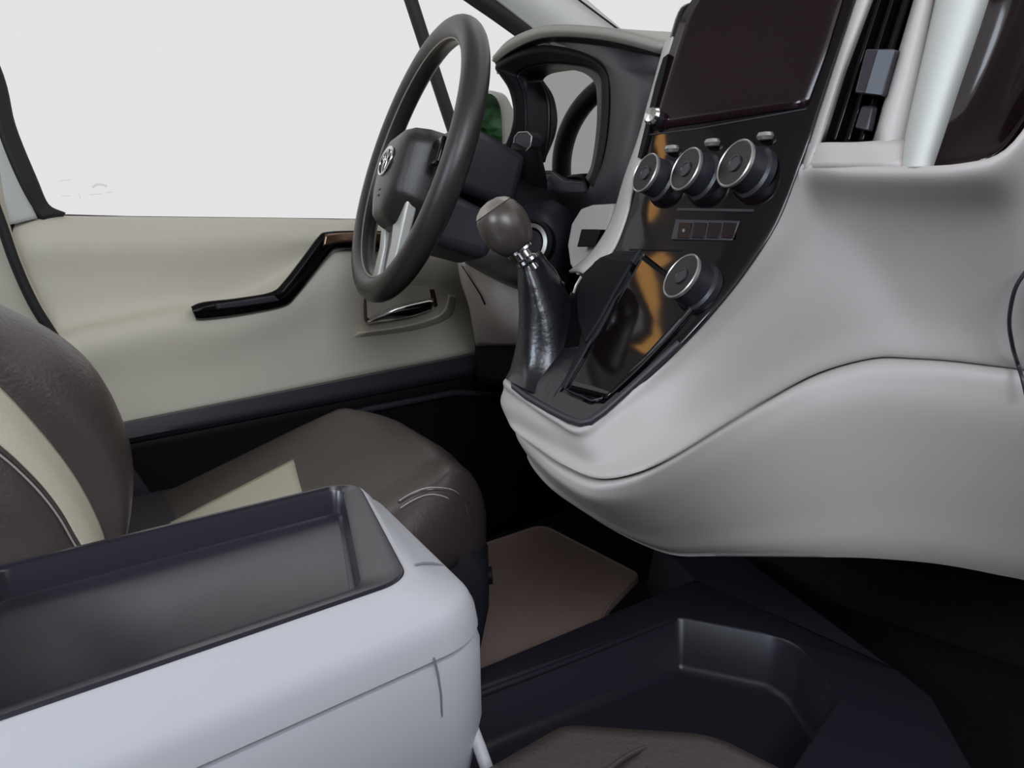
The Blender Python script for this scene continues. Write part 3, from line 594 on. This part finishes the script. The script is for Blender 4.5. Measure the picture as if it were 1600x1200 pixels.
# ================================================================== STEERING WHEEL
WC = Vector((.5915, .8734, .769)); TI, YW, WR = .3506, .2822, .175
eu = Vector((math.sin(TI), 0, math.cos(TI))); es = Vector((math.sin(YW), math.cos(YW), 0)); es = (es-eu*es.dot(eu)).normalized()
en = es.cross(eu)
if en.x > 0: en = -en                 # towards the driver
def W(a, b, h): return WC + es*a + eu*b + en*h
st = thing('steering_wheel', 'dark grey steering wheel with silver lower spokes and oval emblem', 'steering wheel')
tube('rim', [W(WR*math.cos(t*math.pi/60), WR*math.sin(t*math.pi/60), 0) for t in range(120)], .0170, 'rim', st, closed=True, n=22)
def wl_(pts, h, r=.02, seg=5): return [W(p.x, p.y, h) for p in rpoly([Vector((a, b, 0)) for a, b in pts], r, seg)]
hp = [(-.072, .045), (-.05, .066), (.05, .066), (.072, .045), (.062, -.045), (.030, -.085), (-.030, -.085), (-.062, -.045)]
def sc_(k, dy=0): return [(a*k*.92, (b*.90-.022-dy)*k+dy) for a, b in hp]
hub = loft('hub_pad', [wl_(sc_(1.0,-.022), -.035), wl_(sc_(1.0,-.022), -.022), wl_(sc_(.97,-.022), .0), wl_(sc_(.90,-.022), .018), wl_(sc_(.80,-.022), .028), wl_(sc_(.6,-.022), .0325), wl_(sc_(.25,-.022), .034)], 'rim', st, sharp=60)
for s in (-1, 1):
    loft('side_spoke', [[W(s*(.055), b, h) for b, h in ((-.045, -.012), (.03, -.012), (.03, -.026), (-.045, -.026))], [W(s*.10, b, h) for b, h in ((-.035, -.006), (.018, -.006), (.018, -.02), (-.035, -.02))], [W(s*.165, b, h) for b, h in ((-.03, .004), (.012, .004), (.012, -.008), (-.03, -.008))]], 'dark', st, bevel=.003)
    loft('lower_spoke', [[W(s*a, b, h) for a, b, h in ((.052, -.055, .010), (.020, -.074, .014), (.020, -.074, -.006), (.052, -.055, -.006))], [W(s*a, b, h) for a, b, h in ((.040, -.115, .004), (.016, -.115, .006), (.016, -.115, -.010), (.040, -.115, -.010))], [W(s*a, b, h) for a, b, h in ((.040, -.166, .003), (.014, -.170, .003), (.014, -.170, -.010), (.040, -.166, -.010))]], 'silver', st, bevel=.003, label='silver lower spoke')
    box('switch_pad', W(s*.095, -.008, .0), (.035, .035, .008), 'gloss', st, axes=(es, eu, en), bevel=.003)
loft('spoke_web', [[W(a, b, h) for a, b, h in ((-.016, -.08, .004), (.016, -.08, .004), (.016, -.08, -.01), (-.016, -.08, -.01))], [W(a, b, h) for a, b, h in ((-.014, -.168, -.004), (.014, -.168, -.004), (.014, -.168, -.012), (-.014, -.168, -.012))]], 'dark', st, bevel=.002)
def oval(a0, b0, ra, rb, r=.0016, n=40):
    return [W(a0+ra*math.cos(2*math.pi*i/n), b0+rb*math.sin(2*math.pi*i/n), .0352) for i in range(n)]
tube('rim_highlight', [W((WR-.0150)*math.cos(t*math.pi/60), (WR-.0150)*math.sin(t*math.pi/60), .0085) for t in range(120)], .0013, 'rim_shine', st, closed=True, n=6, label='lighter line painted as a highlight along the inside of the rim')  # highlight on the inner crease, drawn as a pale ring
em = tube('emblem', oval(0, -.012, .026, .018), .0017, 'chrome', st, closed=True, n=8)
tube('emblem_oval', oval(0, -.0035, .016, .0075), .0013, 'chrome', em, closed=True, n=8)
tube('emblem_oval', oval(0, -.014, .0065, .0155), .0013, 'chrome', em, closed=True, n=8)
for b in (-.050, -.058):
    box('pad_mark', W(0, b, .0340), (.006, .0025, .0008), 'dash_dark', hub, axes=(es, eu, en), bevel=0)
# steering column with its covers, stalk and ignition
co = thing('steering_column', 'dark steering column housing behind the wheel with stalk and ignition', 'steering column')
def wbox(name, a0, a1, b0, b1, h0, h1, m, parent, k=.85, bevel=.01, label=None):
    A = [W(a, b, h0) for a, b in ((a0, b0), (a1, b0), (a1, b1), (a0, b1))]; am, bm_ = (a0+a1)/2, (b0+b1)/2
    B = [W(am+(a-am)*k, bm_+(b-bm_)*k, h1) for a, b in ((a0, b0), (a1, b0), (a1, b1), (a0, b1))]
    return obj(name, A+B, [(0, 1, 2, 3), (4, 5, 6, 7), (0, 1, 5, 4), (1, 2, 6, 5), (2, 3, 7, 6), (3, 0, 4, 7)], m, parent, bevel=bevel, label=label)
wbox('upper_shroud', -.062, .055, -.03, .058, -.03, -.135, 'dash_dark', co, k=.86, bevel=.012)
wbox('lower_shroud', -.058, .052, -.105, -.032, -.032, -.120, 'dark', co, k=.86, bevel=.014)
lathe('column_tube', [(.035, -.25), (.035, -.03), (.02, -.02)], W(0, 0, 0), en, 'black', co, n=24)
# wiper stalk pointing at the passenger side
sb = tube('wiper_stalk', [PX(818, 224, .727), PX(821, 240, .735), PX(827, 272, .752), PX(834, 312, .79)], [.0165, .0205, .023, .024], 'black', co, n=20)
prism('stalk_end', [PX(804, 214, .722), PX(810, 207, .722), PX(824, 206, .722), PX(831, 213, .722), PX(829, 228, .722), PX(822, 236, .722), PX(807, 236, .722), PX(802, 228, .722)], (.02, 0, 0), 'dash_dark', sb, bevel=.002)
tube('stalk_end_ring', [PX(x, y, .7215) for x, y in ((804, 214), (810, 207), (824, 206), (831, 213), (829, 228), (822, 236), (807, 236), (802, 228))], .0009, 'satin', sb, closed=True, n=6)
tube('stalk_arm', [PX(776, 262, .71), PX(788, 263, .715), PX(800, 264, .72), PX(810, 266, .725), PX(815, 268, .727)], [.0165, .0160, .0125, .008, .002], mat('blue_highlight_plastic', (.10, .105, .12), .35), co, n=18, label='tapered stalk root')  # blue-grey highlight put into the stalk root's colour
lathe('stalk_ring', [(.030, -.01), (.032, 0), (.026, .008), (.022, .004), (.022, -.01)], PX(838, 290, .79), Vector((-.5, 0, .86)), 'dark', co, n=32, cap=(False, False))
# round lower cover with ignition
patch('lower_column_cover', [[PX(x, y, v) for x, y, v in ((742, 285, .80), (790, 285, .78), (840, 305, .77), (880, 322, .77), (900, 345, .79))],
                             [PX(x, y, v) for x, y, v in ((736, 330, .77), (785, 325, .725), (840, 335, .715), (878, 350, .735), (896, 375, .77))],
                             [PX(x, y, v) for x, y, v in ((732, 380, .76), (785, 380, .71), (838, 385, .70), (872, 395, .72), (890, 410, .76))],
                             [PX(x, y, v) for x, y, v in ((728, 405, .765), (770, 425, .72), (810, 442, .71), (850, 450, .725), (888, 445, .76))],
                             [PX(x, y, v) for x, y, v in ((728, 412, .80), (768, 434, .78), (808, 452, .77), (850, 462, .77), (888, 455, .79))]], 'dash_dark', co, res=6, solid=.004)
ic = PX(831, 380, .694); ia = Vector((-.95, -.25, .1)).normalized()
ig = lathe('ignition_switch', [(.030, -.012), (.031, 0), (.028, .004), (.026, .002), (.026, -.008)], ic, ia, 'black', co, n=36, cap=(True, False))
lathe('ignition_ring', [(.0255, -.004), (.0255, .0035), (.0205, .0045), (.0195, .001)], ic, ia, 'satin', ig, n=36, cap=(False, False), label='pale metal ring around the ignition')
lathe('ignition_barrel', [(.0175, -.004), (.0170, .003), (.0003, .0035)], ic, ia, 'dash_dark', ig, n=28)

# ================================================================== SEAT SURFACES
def sstep(a, b, x): t = min(max((x-a)/(b-a), 0), 1); return t*t*(3-2*t)
SY, SW = .855, .248
def cush(u, v, off=0.0):
    """u 0..1 across (0 inner side bottom, 1 outer side bottom), v 0 rear .. 1 front under edge"""
    # along v: rear to front, then roll over the front edge
    s0 = abs((u-.5)*2); fe = .045*max(0, (s0-.25)/.75)**1.6; sk = .27*(u-.5)*2*SW
    x = .10 + min(v/.78, 1)*(.44-fe+sk); zt = .250 + .172*min(1, max(0, (x-sk*.8+.02)/.58))
    if v >= .78:
        t = (v-.78)/.22*math.pi*.62; x += (.065-fe*.3)*math.sin(t); zt -= .085*(1-math.cos(t))*.9
    wdt = SW*(1-.10*sstep(.66, 1.0, v))
    s = (u-.5)*2; a = abs(s); sg = 1 if s > 0 else -1
    if a < .72:
        y = sg*a/.72*wdt*.86; z = zt + (.010 if s < 0 else 0)*sstep(.45, .70, a)
    else:
        t = (a-.72)/.28*math.pi*.55; y = sg*(wdt*.86+wdt*.14*math.sin(t)); z = zt+(.010 if s < 0 else 0) - .085*(1-math.cos(t))
    z = max(z, .262+.065*sstep(.28, .46, x-sk))
    return Vector((x, SY+y, z+off))
def surf(name, fn, us, vs, m, parent, off=0.0, solid=.004, label=None, sharp=80):
    V = [fn(u, v, off) for u in us for v in vs]; nv = len(vs)
    F = [(i*nv+j, (i+1)*nv+j, (i+1)*nv+j+1, i*nv+j+1) for i in range(len(us)-1) for j in range(nv-1)]
    return obj(name, V, F, m, parent, solid=solid, offs=0, label=label, sharp=sharp)
def lin(a, b, n): return [a+(b-a)*i/(n-1) for i in range(n)]
se = thing('driver_seat', 'dark brown leather driver seat with cream inserts', 'seat')
surf('cushion', cush, lin(0, 1, 60), lin(0, 1, 50), 'leather', se)
surf('cushion_insert', lambda u, v, o: cush(u, v*(1-.13*(.648-u)/.3), o), lin(.352, .648, 16), lin(0.0, .56, 24), 'cream', se, off=.0025, solid=.004, label='cream centre insert of the cushion')
# side skirt / seat base
def skirt(k, z): 
    pts = rpoly([Vector((.06, SY-SW*k, 0)), Vector((.475+(k-.9)*.3, SY-SW*k, 0)), Vector((.515+(k-.9)*.3, SY-SW*k*.80, 0)), Vector((.58, SY+SW*k*.7, 0)), Vector((.56, SY+SW*k, 0)), Vector((.06, SY+SW*k, 0))], .03)
    return z3(pts, z)
loft('cushion_side', [skirt(.90, .24), skirt(.96, .262), skirt(.93, .275)], 'leather', se)
loft('seat_base', [skirt(.84, FLOOR), skirt(.92, .18), skirt(.965, .26), skirt(.965, .315), skirt(.93, .335)], mat('navy_grey_seat_base', (.020, .019, .028), .6, bump=.1, bscale=900), se)
tube('seat_knob', [Vector((.500, .66, .285)), Vector((.522, .642, .287))], .010, 'black', se)
def project(p):
    q = p-EYE; d = AF*q.x + AL*q.y + AU*q.z
    return 800+FPX*d.x/d.z, 600-FPX*d.y/d.z, d.z
CG = [(cush(u, v, .0035), u, v) for u in lin(0, .55, 90) for v in lin(.3, 1, 90)]
CP = [(*project(p), p) for p, u, v in CG]
def on_cushion(px, py): return min(CP, key=lambda c: (c[0]-px)**2+(c[1]-py)**2+2000*max(0, c[2]-.80)**1)[3]
pp = cat_rom([on_cushion(*q) for q in ((622, 784), (640, 772), (660, 764), (682, 762), (708, 770), (724, 784), (734, 804), (739, 826))], 4)
pq = cat_rom([on_cushion(*q) for q in ((628, 795), (645, 783), (662, 775), (682, 773), (700, 780), (714, 793), (722, 810), (727, 828))], 4)
tube('seam_piping', [p-Vector((0, 0, .001)) for p in pp], .0020, 'leather', se, n=8)
stitches('stitching', [p+Vector((0, -.0006, .0008)) for p in pp], se)
tube('front_seam', cat_rom([on_cushion(*q)-Vector((0, 0, .0035)) for q in ((605, 795), (632, 772), (660, 752), (690, 738), (716, 735), (738, 744))], 4), .0014, 'black', se, n=6); stitches('stitching', pq, se)
crest = [PY(x, y, .74) for x, y in ((-150, 415), (-60, 446), (0, 480), (75, 517), (130, 560), (165, 608), (188, 660), (199, 715), (190, 780), (172, 840), (150, 900))]
sB = [PY(x, y, .675) for x, y in ((-150, 500), (-60, 560), (0, 612), (45, 660), (85, 708), (118, 755), (142, 800), (158, 840), (162, 870), (162, 900), (155, 940))]
sC = [PY(x, y, .650) for x, y in ((-150, 600), (-60, 655), (0, 700), (35, 732), (66, 765), (92, 800), (112, 835), (128, 862), (135, 885), (140, 910), (140, 950))]
sD = [PY(x, y, .632) for x, y in ((-170, 760), (-90, 790), (-40, 815), (0, 840), (25, 865), (45, 890), (60, 915), (72, 940), (80, 960), (90, 980), (95, 1000))]
UP = [Vector((-.30, 0, .50)), Vector((-.19, 0, .33)), Vector((-.08, 0, .15))]
crest, sB, sC, sD = [[q[0]+d for d in UP]+q for q in (crest, sB, sC, sD)]
cm = [p+Vector((-.018, .05, -.012)) for p in crest]; ct = [p+Vector((-.035, .13, -.02)) for p in crest]; c2 = [p+Vector((-.018, .21, -.012)) for p in crest]
c3 = [p+Vector((-.002, .27, 0)) for p in crest]; c4 = [p+Vector((-.05, .345, -.02)) for p in crest]; c5 = [p+Vector((-.12, .36, -.04)) for p in crest]
patch('backrest', [list(r) for r in zip(*[[p+Vector((-.08, .0, -.04)) for p in sD], sD, sC, [(a+b)/2+Vector((.0, -.004, 0)) for a, b in zip(sB, sC)], sB, [a.lerp(b, .5)+Vector((.004, -.022, 0)) for a, b in zip(sB, crest)], crest, cm, ct, c2, c3, c4, c5])], 'leather', se, res=5, solid=.004)
md = [(a+b)/2+Vector((.0, -.004, 0)) for a, b in zip(sB, sC)]
patch('backrest_stripe', [list(r) for r in zip(*[[p+Vector((.001, -.003, .001)) for p in q] for q in (sC, md, sB)])], 'cream', se, res=5, solid=.002, label='cream stripe along the backrest bolster')
stitches('stitching', cat_rom([p.lerp(q, .12)+Vector((.002, -.0042, .001)) for p, q in zip(sC, sD)], 6), se)
tube('backrest_piping', cat_rom([p.lerp(q, .05)+Vector((.001, -.0025, .001)) for p, q in zip(sC, sD)], 6), .0022, 'leather', se, n=8)
loft('backrest_shell', [[p+Vector((-.05-dx, dy, -.03)) for dx, dy in ((0, -.02), (.10, -.02), (.10, .30), (0, .30))] for p in (crest[0], crest[3], crest[6], crest[10], crest[13])], 'dark', se, bevel=.01)

# belt buckle between seat and door
bu = thing('seat_belt_buckle', 'small grey plastic buckle between driver seat and door', 'buckle')
prism('buckle_body', [PY(192, 800, 1.115), PY(200, 775, 1.115), PY(232, 770, 1.115), (PY(216, 795, 1.115)), PY(196, 812, 1.115)], (0, .02, 0), 'dash_dark', bu, bevel=.003)
prism('buckle_cover', [PY(200, 722, 1.112), PY(212, 735, 1.112), PY(240, 775, 1.112), PY(200, 778, 1.112)], (0, .02, 0), 'dark', bu, bevel=.003)

# ================================================================== FOLDED MIDDLE SEATBACK WITH TRAY
ar = thing('folded_seatback_tray', 'pale folded middle seatback with charcoal tray recess on top', 'tray console')
fp = [Vector((-.16, .610, 0)), Vector((.352, .613, 0)), Vector((.281, .345, 0)), Vector((-.16, .338, 0))]
fr_ = [.02, .045, .050, .02]
O = rpoly(fp, fr_, 8)
tp = [Vector((.062, .590, 0)), Vector((.332, .596, 0)), Vector((.243, .386, 0)), Vector((.045, .386, 0))]
T = rpoly([Vector((-.02, .588, 0)), Vector((.331, .597, 0)), Vector((.246, .384, 0)), Vector((-.02, .384, 0))], [.02, .022, .03, .02], 8)
loft('lid_shell', [z3(inset2(O, .006), .4145), z3(inset2(O, -.001), .4165), z3(inset2(O, .001), .4285), z3(inset2(O, .0045), .4355), z3(inset2(O, .007), .4380), z3(inset2(O, .0105), .4395), z3(pull(z3(inset2(O, .0105), 0), z3(T, 0), .55), .4465), z3(pull(z3(inset2(O, .012), 0), z3(T, 0), .9), .450), z3(T, .4495), z3(T, .44)], 'white', ar, cap=(False, False), sharp=50)
I = rpoly([Vector((.048, .586, 0)), Vector((.312, .589, 0)), Vector((.222, .401, 0)), Vector((.010, .401, 0))], [.02, .008, .02, .02], 8)
If = inset2(I, .0025)
trp = loft('tray', [z3(T, .4475), z3(inset2(T, .0015), .4515), z3(inset2(T, .005), .4515), z3(pull(T, I, .9), .4485), z3(I, .447), z3(If, .4285), z3(inset2(I, .005), .4268)], 'tray', ar, cap=(False, True), sharp=35)
B0 = inset2(O, .002)
loft('body_shell', [z3(inset2(O, .05), .20), z3(inset2(O, .022), .25), z3(inset2(O, .008), .31), z3(inset2(O, -.002), .355), z3(inset2(O, -.002), .405), z3(inset2(O, .001), .4125), z3(inset2(O, .012), .4135)], 'white', ar, sharp=50)
sx = [PY(*q) for q in ((678, 1028, .3425), (684, 1052, .342), (689, 1085, .342), (690, 1115, .3425), (688, 1150, .346), (680, 1200, .353))]
tube('panel_seam', [p for p in sx], .0008, mat('grey_gap', (.22, .22, .24), .7), ar, n=6)
tube('lid_joint', [PZ(647, 883, .4492), PZ(660, 880, .4475), PZ(676, 880, .4440), PZ(692, 884, .438)], .0009, mat('soft_gap', (.3, .3, .32), .7), ar, n=6)
tube('folding_strut', [PY(738, 1138, .36), PY(750, 1170, .35), PY(766, 1215, .34)], .0042, 'white', ar, n=12, label='pale folding strut under the tray body')
box('seat_pan', (.06, .475, .185), (.36, .24, .20), 'leather', ar, bevel=.03)

# ================================================================== PASSENGER SEAT (corner at the bottom)
ps = thing('passenger_seat', 'dark brown leather passenger seat cushion nearest the camera', 'seat')
PS = rpoly([Vector((-.30, .335, 0)), Vector((.322, .335, 0)), Vector((.392, .255, 0)), Vector((.41, -.15, 0)), Vector((.33, -.22, 0)), Vector((-.30, -.22, 0))], [.05, .04, .06, .08, .06, .05], 8)
loft('cushion', [z3(inset2(PS, .03), .22), z3(inset2(PS, .0), .28), z3(inset2(PS, .0), .322), z3(inset2(PS, .006), .340), z3(inset2(PS, .018), .353), z3(inset2(PS, .03), .358), z3(inset2(PS, .036), .359)], 'leather', ps, sharp=80)
tube('seam_piping', cat_rom([PZ(940, 1212, .362), PZ(975, 1185, .361), PZ(1010, 1168, .358), PZ(1050, 1160, .350), PZ(1075, 1160, .338)], 4), .0016, 'leather', ps, n=8)
box('seat_base', (0, .04, .155), (.5, .42, .15), 'dark', ps, bevel=.02)
loft('backrest', [z3(rpoly([Vector((-.28-d, .31, 0)), Vector((-.28-d, -.21, 0)), Vector((-.42-d, -.21, 0)), Vector((-.42-d, .31, 0))], .05), z) for z, d in ((.30, 0), (.34, .0), (.6, .09), (.85, .18), (.90, .2))], 'leather', ps)

# ================================================================== FLOOR: bin between the seats, mat, hump
fb = thing('floor_bin', 'dark plastic storage bin on the floor between the seats', 'storage bin')
RZ = .165
def fz(x, y, z=RZ): p = PZ(x, y, z); return Vector((p.x, p.y, 0))
inner = [fz(700, 1104), fz(1062, 966), fz(1262, 1012), fz(1300, 1095), fz(1225, 1200), fz(1000, 1420)]
Ii = rpoly([Vector((.30, .66, 0)), fz(1060, 966), fz(1240, 1000), fz(1308, 1092), fz(1215, 1235), Vector((.30, .32, 0))], [.02, .02, .06, .05, .06, .03], 8)
Oo = rpoly([Vector((.28, .675, 0)), fz(1086, 905), fz(1403, 1048), fz(1455, 1090), fz(1545, 1250), Vector((.28, .20, 0))], [.02, .02, .02, .02, .05, .03], 8)
loft('bin_shell', [z3(inset2(Oo, -.05), FLOOR+.002), z3(inset2(Oo, -.015), .13), z3(inset2(Oo, -.002), RZ-.004), z3(Oo, RZ), z3(inset2(Oo, .003), RZ+.001), z3(inset2(Ii, -.003), RZ+.001), z3(Ii, RZ-.002), z3(inset2(Ii, .006), .105), z3(inset2(Ii, .012), .096), z3(inset2(Ii, .018), .094)], 'bin_', fb, sharp=40)
dk0 = [fz(1084, 906)+E3*(RZ+.001), fz(1243, 976)+E3*(RZ+.001), fz(1403, 1048)+E3*(RZ+.001)]
dk1 = [fz(1025, 850)+E3*(RZ+.006), fz(1085, 850)+E3*(RZ+.006), fz(1150, 866)+E3*(RZ+.006)]
n0, n1 = dk0[-1], dk1[-1]
V = dk0+dk1+[Vector((n0.x, n0.y-.02, FLOOR)), Vector((n1.x, n1.y-.02, FLOOR)), Vector((dk0[0].x, dk0[0].y+.02, FLOOR)), Vector((dk1[0].x, dk1[0].y+.02, FLOOR))]
obj('front_deck', V, [(0, 1, 4, 3), (1, 2, 5, 4), (2, 6, 7, 5), (0, 3, 9, 8)], 'bin_', fb, bevel=.004)
tube('lip_edge', [Vector((.30, .667, RZ)), fz(745, 1087)+E3*RZ, fz(900, 1028)+E3*RZ, fz(1055, 966)+E3*RZ], .0035, 'bin_', fb, n=10)
fm2 = thing('floor_mat', 'brown vinyl floor mat in the driver footwell', 'floor mat')
mp = [PZ(x, y, FLOOR+.006) for x, y in ((700, 1110), (745, 1070), (900, 1008), (945, 985), (975, 930), (1000, 870), (1010, 820))]
MP = [Vector((.42, .75, 0)), Vector((.62, .745, 0))] + [Vector((p.x, p.y, 0)) for p in mp[2:]] + [Vector((1.14, .9, 0)), Vector((1.14, 1.12, 0)), Vector((.42, 1.12, 0))]
MPc = rpoly([Vector((.40, .70, 0)), Vector((.60, .69, 0)), Vector((.77, .715, 0)), Vector((.87, .77, 0)), Vector((1.0, .815, 0)), Vector((1.05, 1.12, 0)), Vector((.40, 1.12, 0))], .03, 5)
loft('mat_surface', [z3(MPc, FLOOR+.0005), z3(MPc, FLOOR+.006), z3(inset2(MPc, .002), FLOOR+.008), z3(inset2(MPc, .012), FLOOR+.008)], 'mat_', fm2)
tube('mat_edge', z3(inset2(MPc, .004), FLOOR+.008), .003, 'mat_', fm2, closed=True, n=6)

# ================================================================== place every thing's origin at its base and lower the scene onto z = 0
def walk(o):
    yield o
    for c in o.children: yield from walk(c)
for o in list(C.objects):
    if o.parent is not None or o.type not in ('MESH', 'EMPTY'): continue
    P = [v.co for q in walk(o) if q.type == 'MESH' for v in q.data.vertices]
    if not P: continue
    lo = Vector([min(p[i] for p in P) for i in range(3)]); hi = Vector([max(p[i] for p in P) for i in range(3)])
    b = Vector(((lo.x+hi.x)/2, (lo.y+hi.y)/2, lo.z))
    for q in walk(o):
        if q.type == 'MESH': q.data.transform(Matrix.Translation(-b))
    o.location = b - Vector((0, 0, FLOOR))
